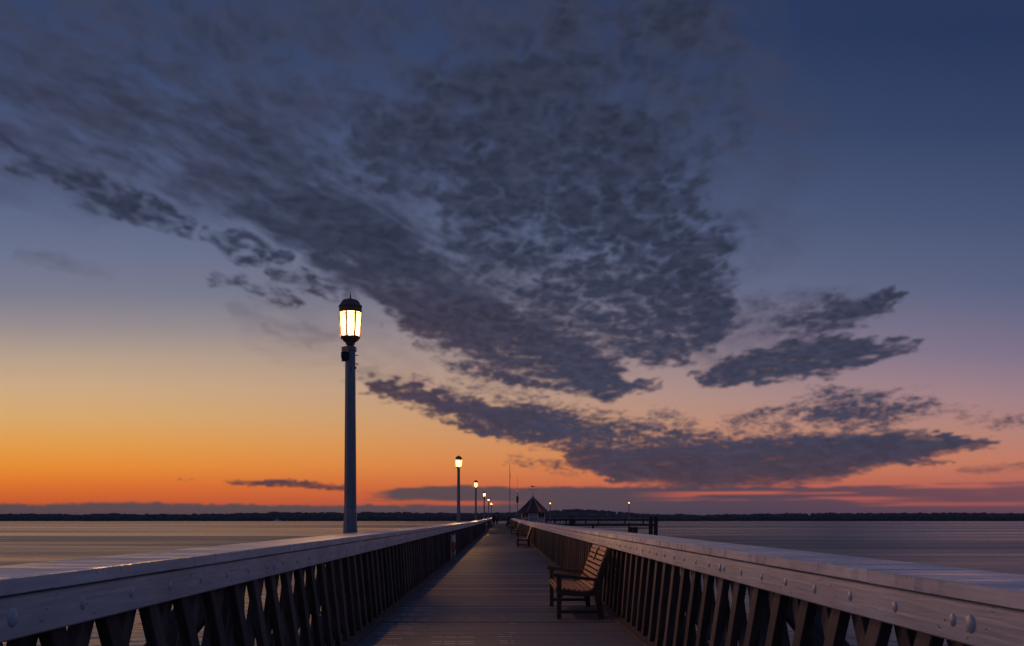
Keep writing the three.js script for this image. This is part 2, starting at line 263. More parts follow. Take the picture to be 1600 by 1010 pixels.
// A bar with chamfered long edges: w across x, h across y, L along z; uv in metres, grain along z. du, dv shift the grain.
function bar(w, h, L, c = 0.006, du = 0, dv = 0) {
  const a = w / 2, b = h / 2, P = [[-a + c, -b], [a - c, -b], [a, -b + c], [a, b - c], [a - c, b], [-a + c, b], [-a, b - c], [-a, -b + c]];
  const pos = [], nor = [], uv = [], idx = []; let v = 0;
  for (let i = 0; i < 8; i++) {
    const p = P[i], q = P[(i + 1) % 8], len = Math.hypot(q[0] - p[0], q[1] - p[1]), n = [(q[1] - p[1]) / len, -(q[0] - p[0]) / len];
    for (const [s, z] of [[p, -L / 2], [q, -L / 2], [q, L / 2], [p, L / 2]]) { pos.push(s[0], s[1], z); nor.push(n[0], n[1], 0); uv.push(z + du, dv + v + (s === q ? len : 0)); }
    const o = i * 4; idx.push(o, o + 1, o + 2, o, o + 2, o + 3); v += len;
  }
  for (const z of [-L / 2, L / 2]) { const o = pos.length / 3; for (const p of P) { pos.push(p[0], p[1], z); nor.push(0, 0, Math.sign(z)); uv.push(du + p[0], dv + p[1]); } for (let i = 1; i < 7; i++) z > 0 ? idx.push(o, o + i, o + i + 1) : idx.push(o, o + i + 1, o + i); }
  const g = new THREE.BufferGeometry(); g.setAttribute('position', new THREE.Float32BufferAttribute(pos, 3)); g.setAttribute('normal', new THREE.Float32BufferAttribute(nor, 3)); g.setAttribute('uv', new THREE.Float32BufferAttribute(uv, 2)); g.setIndex(idx); return g;
}
// a bar from a to b, its w side kept level
function strut(a, b, w, h, c = 0.006) {
  const A = new THREE.Vector3(...a), B = new THREE.Vector3(...b), d = B.clone().sub(A), g = bar(w, h, d.length(), c, A.z, A.x);
  const m = new THREE.Matrix4().lookAt(B, A, Math.abs(d.x) + Math.abs(d.z) < 1e-3 ? new THREE.Vector3(0, 0, 1) : new THREE.Vector3(0, 1, 0)); g.applyMatrix4(m); g.translate((A.x + B.x) / 2, (A.y + B.y) / 2, (A.z + B.z) / 2); return g;
}
function prism(n, profile, turn = 0, flat = true) {   // n-sided lathe, flat faces; profile [[r, y] ...] from the bottom up
  let g = new THREE.LatheGeometry(profile.map(([r, y]) => new THREE.Vector2(Math.max(r, 0.0001), y)), n, turn, Math.PI * 2);
  if (flat) { g = g.toNonIndexed(); g.computeVertexNormals(); } return g;
}
function cyl(r0, r1, h, n = 10) { const g = new THREE.CylinderGeometry(r1, r0, h, n); g.translate(0, h / 2, 0); return g; }
const R = rng(4711);
const deckY = (d) => 0.34 * smooth(40, 195, d);      // the pier rises a little towards its head; d = metres ahead of the camera
const SEA = -5.2;

// ---------------------------------------------------------------- sea
{
  const waveVal = (x, y) => { const a = x / 1024, b = y / 1024; return 0.5 + 0.30 * tile(a, b, 9, 14, 4, 7) + 0.2 * tile(a, b, 30, 46, 3, 77); };
  const bump = dataTex(1024, 1024, (x, y) => { const k = 255 * clamp01(waveVal(x, y)); return [k, k, k]; }, false, 1 / 42, 1 / 42);
  const H = (x, y) => tile(((x + 512) % 512) / 512, ((y + 512) % 512) / 512, 6, 16, 4, 19);
  const swell = dataTex(512, 512, (x, y) => { const sx = (H(x - 1, y) - H(x + 1, y)) * 5.0, sy = (H(x, y - 1) - H(x, y + 1)) * 2.4, l = Math.hypot(sx, sy, 9); return [127.5 + 127.5 * sx / l, 127.5 + 127.5 * sy / l, 127.5 + 127.5 * 9 / l]; }, false, 1 / 260, 1 / 260);
  const slick = dataTex(512, 512, (x, y) => { const a = x / 512, b = y / 512, n = tile(a, b, 4, 30, 5, 23) + 0.4 * tile(a, b, 14, 120, 2, 61); const k = 165 + 130 * n; return [k, k, k].map((v) => Math.max(60, Math.min(255, v))); }, false, 1 / 1370, 1 / 1370);
  const g = new THREE.PlaneGeometry(24000, 16000, 1, 1); g.rotateX(-Math.PI / 2);
  const p = g.attributes.position, uv = g.attributes.uv; for (let i = 0; i < 4; i++) uv.setXY(i, p.getX(i), -p.getZ(i));
  const sea = mesh('sea', g, phys({ name: 'sea water', color: C(0.018, 0.03, 0.042), roughness: 0.41, roughnessMap: slick, ior: 1.333, bumpMap: bump, bumpScale: 0.36, normalMap: swell, normalScale: new THREE.Vector2(0.5, 0.5) }), null, 0, SEA, -4000);
  structure(sea);
}

// ---------------------------------------------------------------- far shore: low land under woods, and a hill behind
{
  const land = (name, d, half, top, depth) => {   // a low ridge across the view
    const n = 260, pos = [], idx = [];
    for (let i = 0; i <= n; i++) { const x = -half + 2 * half * i / n, h = top(x); pos.push(x, -1.5, -d + 14, x, h * 0.25, -d - 6, x, h, -d - depth * 0.5, x, h * 0.8, -d - depth); }
    for (let i = 0; i < n; i++) for (let k = 0; k < 3; k++) { const a = i * 4 + k, b = a + 4; idx.push(a, b, a + 1, a + 1, b, b + 1); }
    const g = new THREE.BufferGeometry(); g.setAttribute('position', new THREE.Float32BufferAttribute(pos, 3)); g.setIndex(idx); g.computeVertexNormals(); g.setAttribute('uv', new THREE.Float32BufferAttribute(new Float32Array(pos.length / 3 * 2), 2));
    return structure(mesh(name, g, M.land, null, 0, SEA, 0));
  };
  const D = 2700, shoreTop = (x) => 8.5 + 3 * fbm(x / 300, 2.2, 3) + 3.5 * smooth(-300, -900, x);
  land('far_shore', D, 2300, shoreTop, 140);
  const hillTop = (x) => 10 + 25 * Math.exp(-(((x - 300) / 290) ** 2)) + 12 * smooth(200, -400, x) * smooth(-1500, -900, x) + 10 * smooth(700, 1400, x) + 3 * fbm(x / 240, 7.7, 3);
  land('far_hill', 3900, 3600, hillTop, 500);
  // crowns: lumpy, low-sided
  const ico = new THREE.IcosahedronGeometry(1, 1), pp = ico.attributes.position; { const r = rng(5); const seen = new Map(); for (let i = 0; i < pp.count; i++) { const k = [pp.getX(i), pp.getY(i), pp.getZ(i)].map((v) => v.toFixed(3)).join(); if (!seen.has(k)) seen.set(k, 0.75 + 0.5 * r()); const s = seen.get(k); pp.setXYZ(i, pp.getX(i) * s, pp.getY(i) * s, pp.getZ(i) * s); } ico.computeVertexNormals(); }
  const wood = (name, d, half, top, depth, count, h0, h1, label, seed) => {
    const r = rng(seed), im = new THREE.InstancedMesh(ico, M.wood, count), m = new THREE.Matrix4(), q = new THREE.Quaternion(), col = new THREE.Color();
    for (let i = 0; i < count; i++) {
      const x = -half + 2 * half * (i + r()) / count, t = r(), gap = fbm(x / 90, seed, 2), h = lerp(h0, h1, clamp01(0.45 + 0.9 * gap + 0.5 * (r() - 0.5))), ground = lerp(top(x) * 0.25, top(x), smooth(0, 0.5, t));
      q.setFromAxisAngle(new THREE.Vector3(0, 1, 0), r() * 6.28);
      m.compose(new THREE.Vector3(x, SEA + ground + h * 0.42, -d - depth * t), q, new THREE.Vector3(h * (0.6 + 0.8 * r()), h * (0.42 + 0.24 * r()), h * 0.7)); im.setMatrixAt(i, m);
      const k = 0.8 + 0.4 * r(); im.setColorAt(i, col.setRGB(k, k, k * 0.95));
    }
    im.name = name; im.userData = { kind: 'stuff', label, category: 'woodland' }; im.castShadow = im.receiveShadow = true; scene.add(im);
  };
  wood('shore_woodland', D, 2200, shoreTop, 100, 5200, 4.5, 11, 'dark band of trees along the far shore', 11);
  wood('hill_woodland', 3900, 3300, hillTop, 250, 2400, 8, 14, 'hazy wooded hill behind the far shore', 12);
}

// ---------------------------------------------------------------- pier deck
const XL = -1.67, XR = 1.60;          // inner faces of the two handrail boards
const deckLeft = XL - 0.34, deckRight = XR + 0.34;
{
  const deck = new THREE.Group(); deck.name = 'pier_deck'; structure(deck); deck.userData.label = 'long timber pier deck of crosswise boards running out to sea'; deck.userData.category = 'pier';
  // cut lettering along some boards, too worn to read: rows of small pale strokes
  const lettered = [0, 1, 2, 3].map((k) => {
    const r = rng(900 + k), W = 1024, H = 64, d = new Uint8Array(W * H);
    for (const [from, to] of [[0.05, 0.24], [0.25, 0.44], [0.5, 0.56]]) {
      if (r() < (from > 0.4 ? 0.7 : 0.15)) continue;
      let x = W * (from + 0.05 * r()); const y0 = from > 0.2 && from < 0.4 ? 10 : 28, stop = W * (to - 0.06 * r());
      while (x < stop) { const letters = 2 + Math.floor(r() * 6); for (let i = 0; i < letters; i++) { const w = 3 + Math.floor(r() * 4); for (let j = 0; j < w; j++) for (let y = 0; y < 22; y++) if (r() < 0.86) d[Math.min(H - 1, y0 + y) * W + Math.min(W - 1, Math.floor(x) + j)] = 160 + r() * 95; x += w + 3; } x += 11; }
    }
    const t = dataTex(W, H, (x, y) => { const v = woodVal(x / 2 % 512, y * 2, 512, 256), k = 150 + 95 * clamp01(v), e = d[y * W + x]; return e ? [k + (255 - k) * e / 255, k + (255 - k) * e / 255, k + (255 - k) * e / 255] : [k * 0.66, k * 0.63, k * 0.645]; }, true, 1 / 3.4, 1 / 0.2);
    return std({ name: 'lettered deck timber ' + k, color: C(0.66, 0.66, 0.68), map: t, roughness: 0.58 });
  });
  const width = deckRight - deckLeft, mid = (deckLeft + deckRight) / 2, pitch = 0.2, geos = [];
  for (let k = 0; k < 8; k++) { const g = bar(0.183, 0.045, width, 0.005, k * 0.37, k * 0.113); g.rotateY(Math.PI / 2); geos.push(g); }
  // for the lettered boards the uv runs once along the board's top
  const lg = bar(0.183, 0.045, width, 0.005); lg.rotateY(Math.PI / 2); { const p = lg.attributes.position, uv = lg.attributes.uv; for (let i = 0; i < p.count; i++) uv.setXY(i, p.getX(i) + width / 2 - 0.25, 0.1 - p.getZ(i)); }
  const rest = [];
  for (let d = -6, i = 0; d < 176; d += pitch, i++) {
    const y = deckY(d) - 0.0225 + (R() - 0.5) * 0.006, tilt = (R() - 0.5) * 0.008, kind = Math.floor(R() * 8), tone = Math.floor(R() * 4), lettering = d > 6 && d < 15 && R() < 0.8, dx = (R() - 0.5) * 0.03;
    if (d >= 6 && d < 66) {
      const m = mesh('plank', lettering ? lg : geos[kind], lettering ? lettered[Math.floor(R() * 4)] : M.deck[tone], deck, mid + dx, y, -d); m.rotation.x = tilt;
    } else { const g = geos[kind].clone(); g.translate(mid + dx, y, -d); rest.push(g); }
  }
  const far = mesh('plank', mergeGeometries(rest), M.deck[1], deck); far.userData.kind = 'stuff';
  // boards lying along the foot of each railing
  for (let d = -6; d < 176; d += 6.5) for (const x of [XL - 0.02, XR + 0.02]) { const g = strut([x, deckY(d) + 0.016, -d], [x, deckY(d + 6.48) + 0.016, -d - 6.48], 0.15, 0.03); mesh('edge_board', g, M.slats[0], deck); }
  // cross beams, side beams and piles underneath
  for (let d = -3; d < 176; d += 9.75) {
    mesh('cross_beam', bar(0.28, 0.3, 6.4, 0.01).rotateY(Math.PI / 2), M.beam, deck, 0, deckY(d) - 0.42, -d);
    for (const x of [-1.4, 1.35]) mesh('pile', cyl(0.2, 0.19, 7, 12), M.beam, deck, x, deckY(d) - 7.55, -d);
  }
  for (let d = -6; d < 176; d += 13) for (const x of [-1.9, -0.6, 0.6, 1.85]) mesh('joist', strut([x, deckY(d) - 0.16, -d], [x, deckY(d + 13) - 0.16, -d - 13], 0.12, 0.22), M.beam, deck);
}

// ---------------------------------------------------------------- railings: painted cap and bolted board over two crossed layers of timber slats
const PITCH = 0.5, LEAN = Math.atan(0.61), RAIL_TOP = 1.2, BOARD_LOW = 0.985;
const domeGeo = (r) => { const g = new THREE.SphereGeometry(r, 14, 5, 0, Math.PI * 2, 0, Math.PI / 2); g.scale(1, 0.42, 1); return g; };
const boltGeo = domeGeo(0.025), bigBoltGeo = domeGeo(0.034);
const slatLen = (BOARD_LOW + 0.14) / Math.cos(LEAN);
const slatGeos = [0, 1, 2, 3].map((k) => { const g = bar(0.055, 0.120, slatLen, 0.005, k * 0.41, k * 0.17); g.rotateX(-Math.PI / 2); return g; });   // stands along y: 0.045 across x, 0.147 across z
const posts = []; for (let d = 3.25 - 9.75, k = 0; d < 180; d += k++ % 2 ? 6 : 3.75) posts.push(d);
function railing(side, xi, end, label, drop) {            // side -1 left, +1 right
  const RAIL_TOP = 1.2 - drop, BOARD_LOW = 0.985 - drop;
  const t = thing('pier_railing', label, 'railing', 0, 0, 0, 0, 'railings along the pier walk');
  const s = side, X = (o) => xi + s * o;
  // handrail cap in lengths
  const seg = 4.9, off = s < 0 ? 1.1 : 0.35;
  for (let d = -6 + off; d < end; d += seg) {
    const e = Math.min(end, d + seg - 0.002), j = (R() - 0.5) * 0.002;
    const g = strut([X(0.215), deckY(d) + RAIL_TOP - 0.029 + j, -d], [X(0.215), deckY(e) + RAIL_TOP - 0.029 + j, -e], 0.47, 0.058, 0.004);
    mesh('handrail_cap', g, M.cap, t);
  }
  const joint = s < 0 ? 6.05 : 5.19;
  for (let d = joint - 9.75 - 6.5; d < end; d += 6.5) {
    const e = Math.min(end, d + 6.493), yb = (BOARD_LOW + RAIL_TOP - 0.066) / 2, h = RAIL_TOP - 0.066 - BOARD_LOW, j = (R() - 0.5) * 0.004;
    mesh('rail_board', strut([X(0.025 + j), deckY(d) + yb, -d], [X(0.025 + j), deckY(e) + yb, -e], 0.05, h, 0.006), M.paint, t);
    mesh('rail_board', strut([X(0.196), deckY(d) + yb, -d], [X(0.196), deckY(e) + yb, -e], 0.05, h, 0.006), M.paint, t);
  }
  // crossed slats; the near ones are pieces of their own
  const rest = [[], [], []], bolts = [];
  let n = 0, nb = 0;
  for (let d = -2.5; d < end - 0.3; d += PITCH, n++) for (const layer of [0, 1]) {
    const lean = layer ? -LEAN : LEAN, g = slatGeos[Math.floor(R() * 4)], tone = Math.floor(R() * 3), x = X(layer ? 0.138 : 0.0805), y = deckY(d) + (BOARD_LOW + 0.09) / 2, z = -d - (layer ? 0.375 : 0) + (R() - 0.5) * 0.02;
    if (n < 150) { const m = mesh('slat', g, M.slats[tone], t, x, y, z); m.rotation.x = lean + (R() - 0.5) * 0.03; }
    else { const c = g.clone(); c.rotateX(lean); c.translate(x, y, z); rest[tone].push(c); }
  }
  rest.forEach((r, i) => { if (r.length) mesh('slat', mergeGeometries(r), M.slats[i], t).userData.kind = 'stuff'; });
  for (let d = s < 0 ? -2.18 : -2.10, k = 0; d < end; d += PITCH, k++) {
    if (posts.some((p) => Math.abs(p + 0.02 - d) < 0.075)) continue;
    const y = deckY(d) + 1.065 - drop + (R() - 0.5) * 0.01;
    if (k < 200) { const b = mesh('bolt', boltGeo, M.bolt, t, X(0), y, -d); b.rotation.z = s * Math.PI / 2; }
    else { const g = boltGeo.clone(); g.rotateZ(s * Math.PI / 2); g.translate(X(0), y, -d); bolts.push(g); }
  }
  for (const d of posts) {
    if (d > end) break;
    const y0 = deckY(d), b = mesh('bolt', bigBoltGeo, M.bolt, t, X(0), y0 + 1.062 - drop, -d - 0.02); b.rotation.z = s * Math.PI / 2;
    mesh('post', strut([X(0.325), y0 - 0.6, -d], [X(0.325), y0 + RAIL_TOP - 0.054, -d], 0.19, 0.2, 0.012), M.slats[0], t);
    mesh('raking_strut', strut([X(0.42), y0 + 0.93, -d - 0.02], [X(1.42), y0 - 0.32, -d - 0.02], 0.11, 0.24, 0.01), M.slats[1], t);
    mesh('outrigger', strut([X(0.2), y0 - 0.42, -d - 0.15], [X(1.5), y0 - 0.42, -d - 0.15], 0.16, 0.22, 0.01), M.beam, t);
  }
  if (bolts.length) mesh('bolt', mergeGeometries(bolts), M.bolt, t).userData.kind = 'stuff';
  return t;
}
railing(-1, XL, 178, 'white capped lattice railing with the row of lamp posts behind it', 0);
railing(1, XR, 168, 'white capped lattice railing with the benches standing against it', 0.02);

// ---------------------------------------------------------------- street lamps
const lampProto = (() => {
  const t = new THREE.Group();
  // eight-sided tapering post with a flared foot
  mesh('post', prism(8, [[0.16, -1.2], [0.16, -0.25], [0.15, -0.2], [0.12, 0.0], [0.115, 1.15], [0.096, 1.55], [0.079, 3.9], [0.079, 4.03]], Math.PI / 8), M.post, t);
  const head = mesh('post_head', bar(0.17, 0.17, 0.06, 0.008).rotateX(Math.PI / 2), M.post, t, 0, 4.0, 0);
  // lantern
  const holder = mesh('lantern_base', prism(8, [[0.0, 4.02], [0.056, 4.02], [0.05, 4.05], [0.075, 4.075], [0.07, 4.09], [0.115, 4.125], [0.135, 4.15], [0.156, 4.165], [0.156, 4.19], [0.14, 4.194], [0.0, 4.194]], Math.PI / 8 + 0.2), M.iron, t);
  const cap = mesh('lantern_cap', prism(8, [[0.17, 4.545], [0.186, 4.548], [0.184, 4.58], [0.181, 4.635], [0.19, 4.64], [0.19, 4.652], [0.172, 4.665], [0.155, 4.69], [0.135, 4.727], [0.1, 4.752], [0.05, 4.766], [0.012, 4.769], [0.0, 4.769]], Math.PI / 8 + 0.2), M.iron, t);
  mesh('finial', prism(8, [[0.02, 4.765], [0.02, 4.778], [0.011, 4.785], [0.011, 4.81], [0.002, 4.88]], 0), M.iron, cap);
  mesh('cap_vent', prism(8, [[0.0, 4.53], [0.155, 4.53], [0.155, 4.547], [0, 4.547]], 0), M.iron, cap);
  const a0 = Math.PI / 8 + 0.2, rt = 0.178, rb = 0.147, yt = 4.548, yb = 4.192;
  const P = (k, r, y) => { const a = a0 + k * Math.PI / 4; return [Math.sin(a) * r, y, Math.cos(a) * r]; };
  const barGeo = strut(P(0, rb, yb), P(0, rt, yt), 0.026, 0.022, 0.003);
  for (let k = 0; k < 8; k++) {
    const b = mesh('glazing_bar', barGeo, M.iron, t); b.rotation.y = k * Math.PI / 4;
    const g = new THREE.BufferGeometry(), [A, B, Cc, D] = [P(0, rb - 0.006, yb), P(1, rb - 0.006, yb), P(1, rt - 0.006, yt), P(0, rt - 0.006, yt)];
    g.setAttribute('position', new THREE.Float32BufferAttribute([...A, ...B, ...Cc, ...D], 3)); g.setAttribute('uv', new THREE.Float32BufferAttribute([0, 0, 1, 0, 1, 1, 0, 1], 2)); g.setIndex([0, 1, 2, 0, 2, 3]); g.computeVertexNormals();
    const p = mesh('pane', g, M.glass, t); p.rotation.y = k * Math.PI / 4;
  }
  // the opal glass that is seen glowing behind the panes
  mesh('lamp_diffuser', prism(8, [[0.0, 4.215], [0.118, 4.215], [0.128, 4.23], [0.155, 4.525], [0, 4.525]], a0), M.glow, t);
  return t;
})();
function lamp(x, d, label, box, y = deckY(d), cd = 36) {
  const t = lampProto.clone(); t.name = numbered('street_lamp'); t.position.set(x, y, -d); t.userData = { label, category: 'street lamp', group: 'lit lamps along the pier' }; scene.add(t);
  if (box) {
    const b = mesh('control_box', bar(0.115, 0.11, 0.10, 0.012), M.black, t, -0.062, 3.885, 0.09);
    mesh('box_plate', bar(0.13, 0.225, 0.02, 0.006), M.post, t, -0.062, 3.915, 0.04);
    mesh('sensor_lens', prism(14, [[0.056, 0], [0.056, 0.045], [0.044, 0.07], [0, 0.078]], 0, false), M.amber, b, 0, 0.05, 0.02);
    mesh('bracket', strut([0.075, 3.905, 0], [0.12, 3.9, 0], 0.012, 0.012, 0.002), M.iron, t); mesh('bracket', strut([0.075, 3.72, 0], [0.085, 3.70, 0.01], 0.02, 0.03, 0.002), M.iron, t);
    mesh('hook', new THREE.TorusGeometry(0.014, 0.004, 6, 14), M.iron, t, 0.105, 3.765, 0); mesh('hook_arm', strut([0.07, 3.78, 0], [0.1, 3.775, 0], 0.008, 0.008, 0.001), M.iron, t);
  }
  const l = new THREE.PointLight(C(1.0, 0.51, 0.19), cd, 0, 2); l.position.set(0, 4.36, 0); l.castShadow = true; l.shadow.radius = 4; l.name = 'lamp_light'; t.add(l);
  return t;
}
lamp(-2.32, 14.7, 'tall lit lamp nearest of the row, with a small black box under its lantern', true);
lamp(-2.32, 51.6, 'second lit lamp from the front in the row along the railing', false);
lamp(-2.32, 86, 'third lit lamp from the front in the row along the railing', false);
lamp(-2.32, 127, 'fourth lit lamp from the front in the row along the railing', false);
lamp(-2.32, 168, 'fifth lit lamp from the front in the row, last but one', false);
lamp(-2.32, 212, 'smallest and farthest lit lamp of the row along the railing', false);
lamp(10.4, 206, 'lit lamp on the pier head just beside the shelter roof', false, undefined, 10);
lamp(26.4, 199, 'lit lamp near the outer end of the pier head railing', false, undefined, 10);

// ---------------------------------------------------------------- benches
const benchProto = (() => {   // x: 0 at the front legs, backwards is +x; length along z, centred
  const t = new THREE.Group(), half = 1.0, shape = (pts, th) => { const s = new THREE.Shape(); pts.forEach(([x, y], i) => i ? s.lineTo(x, y) : s.moveTo(x, y)); const g = new THREE.ExtrudeGeometry(s, { depth: th - 0.008, bevelEnabled: true, bevelThickness: 0.004, bevelSize: 0.004, bevelSegments: 1 }); g.translate(0, 0, -th / 2 + 0.004); return g; };
  const front = shape([[-0.026, 0], [0.026, 0], [0.03, 0.6], [-0.03, 0.6]], 0.06);
  const rear = shape([[0.555, 0], [0.62, 0], [0.60, 0.2], [0.575, 0.36], [0.60, 0.52], [0.655, 0.72], [0.735, 0.985], [0.69, 0.99], [0.59, 0.76], [0.525, 0.56], [0.49, 0.42], [0.51, 0.25]], 0.06);
  const arm = shape([[-0.07, 0.598], [-0.06, 0.592], [0.56, 0.525], [0.56, 0.56], [-0.05, 0.637], [-0.072, 0.628]], 0.075);
  const rail = shape([[-0.01, 0.34], [0.2, 0.325], [0.42, 0.32], [0.52, 0.33], [0.52, 0.45], [0.475, 0.405], [0.40, 0.375], [0.28, 0.377], [0.12, 0.40], [-0.01, 0.415]], 0.05);
  for (const s of [-1, 1]) {
    mesh('leg', front, M.benchFrame, t, 0, 0, s * half); mesh('back_leg', rear, M.benchFrame, t, 0, 0, s * half); mesh('armrest', arm, M.benchFrame, t, 0, 0, s * half);
    mesh('seat_rail', rail, M.benchFrame, t, 0, 0, s * (half - 0.002)); mesh('stretcher', strut([0.02, 0.1, s * half], [0.575, 0.1, s * half], 0.035, 0.045, 0.004), M.benchFrame, t);
  }
  mesh('cross_rail', bar(0.045, 0.06, 2 * half, 0.005), M.benchFrame, t, 0.03, 0.33, 0);
  const slat = bar(0.055, 0.02, 2 * half + 0.03, 0.005), slat2 = bar(0.055, 0.02, 2 * half + 0.03, 0.005, 0.7, 0.3);
  const seat = [[-0.038, 0.40, -1.25], [0.0, 0.428, -0.25], [0.07, 0.421, -0.1], [0.14, 0.41, -0.12], [0.21, 0.40, -0.1], [0.28, 0.392, -0.05], [0.35, 0.388, 0.0], [0.42, 0.396, 0.3], [0.475, 0.428, 0.75]];
  seat.forEach(([x, y, a], i) => { const m = mesh('seat_slat', i % 2 ? slat : slat2, M.teak, t, x, y, 0); m.rotation.z = a; });
  const back = [[0.49, 0.49], [0.515, 0.56], [0.542, 0.63], [0.566, 0.70], [0.591, 0.77], [0.617, 0.84], [0.642, 0.91], [0.664, 0.965]];
  back.forEach(([x, y], i) => { const m = mesh('back_slat', i % 2 ? slat2 : slat, M.teak, t, x, y, 0); m.rotation.z = 1.22; });
  return t;
})();
function bench(d, label, plaque) {
  const t = benchProto.clone(); t.name = numbered('bench'); t.position.set(0.80, deckY(d) + 0.0, -d - 1.0); t.userData = { label, category: 'bench', group: 'benches against the railing' }; scene.add(t);
  if (plaque) { const p = mesh('plaque', bar(0.20, 0.02, 0.09, 0.004), M.teak, t, 0.606, 0.875, 0.0); p.rotation.z = 1.22; const q = mesh('plaque', bar(0.05, 0.02, 0.24, 0.004), M.teak, t, 0.640, 0.957, 0.0); q.rotation.z = 1.22; }
  return t;
}
bench(13.4, 'nearest slatted wooden bench, lit orange, with a small plaque on its back', true);
bench(47, 'second wooden bench from the front against the railing', false);
bench(79.5, 'third wooden bench from the front against the railing', false);
bench(115, 'fourth wooden bench from the front, just before the seated people', false);
bench(146, 'farthest wooden bench, with a person sitting on it', false);

// ---------------------------------------------------------------- lifebuoys on the railing
const buoyProto = (() => {
  const t = new THREE.Group();
  const seg = (a0, a1, r, mat, name) => { const g = new THREE.TorusGeometry(0.29, r, 12, 14, a1 - a0); g.rotateZ(a0); g.scale(1, 1, 0.75); g.rotateY(Math.PI / 2); return mesh(name, g, mat, t); };
  for (let k = 0; k < 4; k++) { const a = k * Math.PI / 2 + Math.PI / 4; seg(a + 0.3, a + Math.PI / 2 - 0.3, 0.072, k === 0 ? M.white : M.red, 'ring'); seg(a - 0.3, a + 0.3, 0.075, M.white, 'band'); }
  for (let k = 0; k < 4; k++) { const a = k * Math.PI / 2 + Math.PI / 4, pts = []; for (let i = 0; i <= 8; i++) { const b = a + Math.PI / 2 * i / 8, r = 0.37 + 0.05 * Math.sin(Math.PI * i / 8); pts.push(new THREE.Vector3(0.03, Math.sin(b) * r, -Math.cos(b) * r)); } mesh('grab_rope', new THREE.TubeGeometry(new THREE.CatmullRomCurve3(pts), 10, 0.012, 5), M.rope, t); }
  mesh('hook', strut([-0.07, 0.27, 0], [0.07, 0.27, 0], 0.02, 0.03, 0.003), M.iron, t); mesh('backing_board', bar(0.02, 0.86, 0.2, 0.004), M.white, t, -0.072, -0.02, 0);
  return t;
})();
function buoy(d, label) { const t = buoyProto.clone(); t.name = numbered('lifebuoy'); t.position.set(XL + 0.115, deckY(d) + 0.5, -d); t.userData = { label, category: 'lifebuoy', group: 'lifebuoys on the railing' }; scene.add(t); }
buoy(31, 'nearest red and white lifebuoy hanging on the lattice railing');
buoy(98, 'small lifebuoy farther along the same railing, past the third lamp');
buoy(140, 'tiny farthest lifebuoy on the railing near the standing couple');

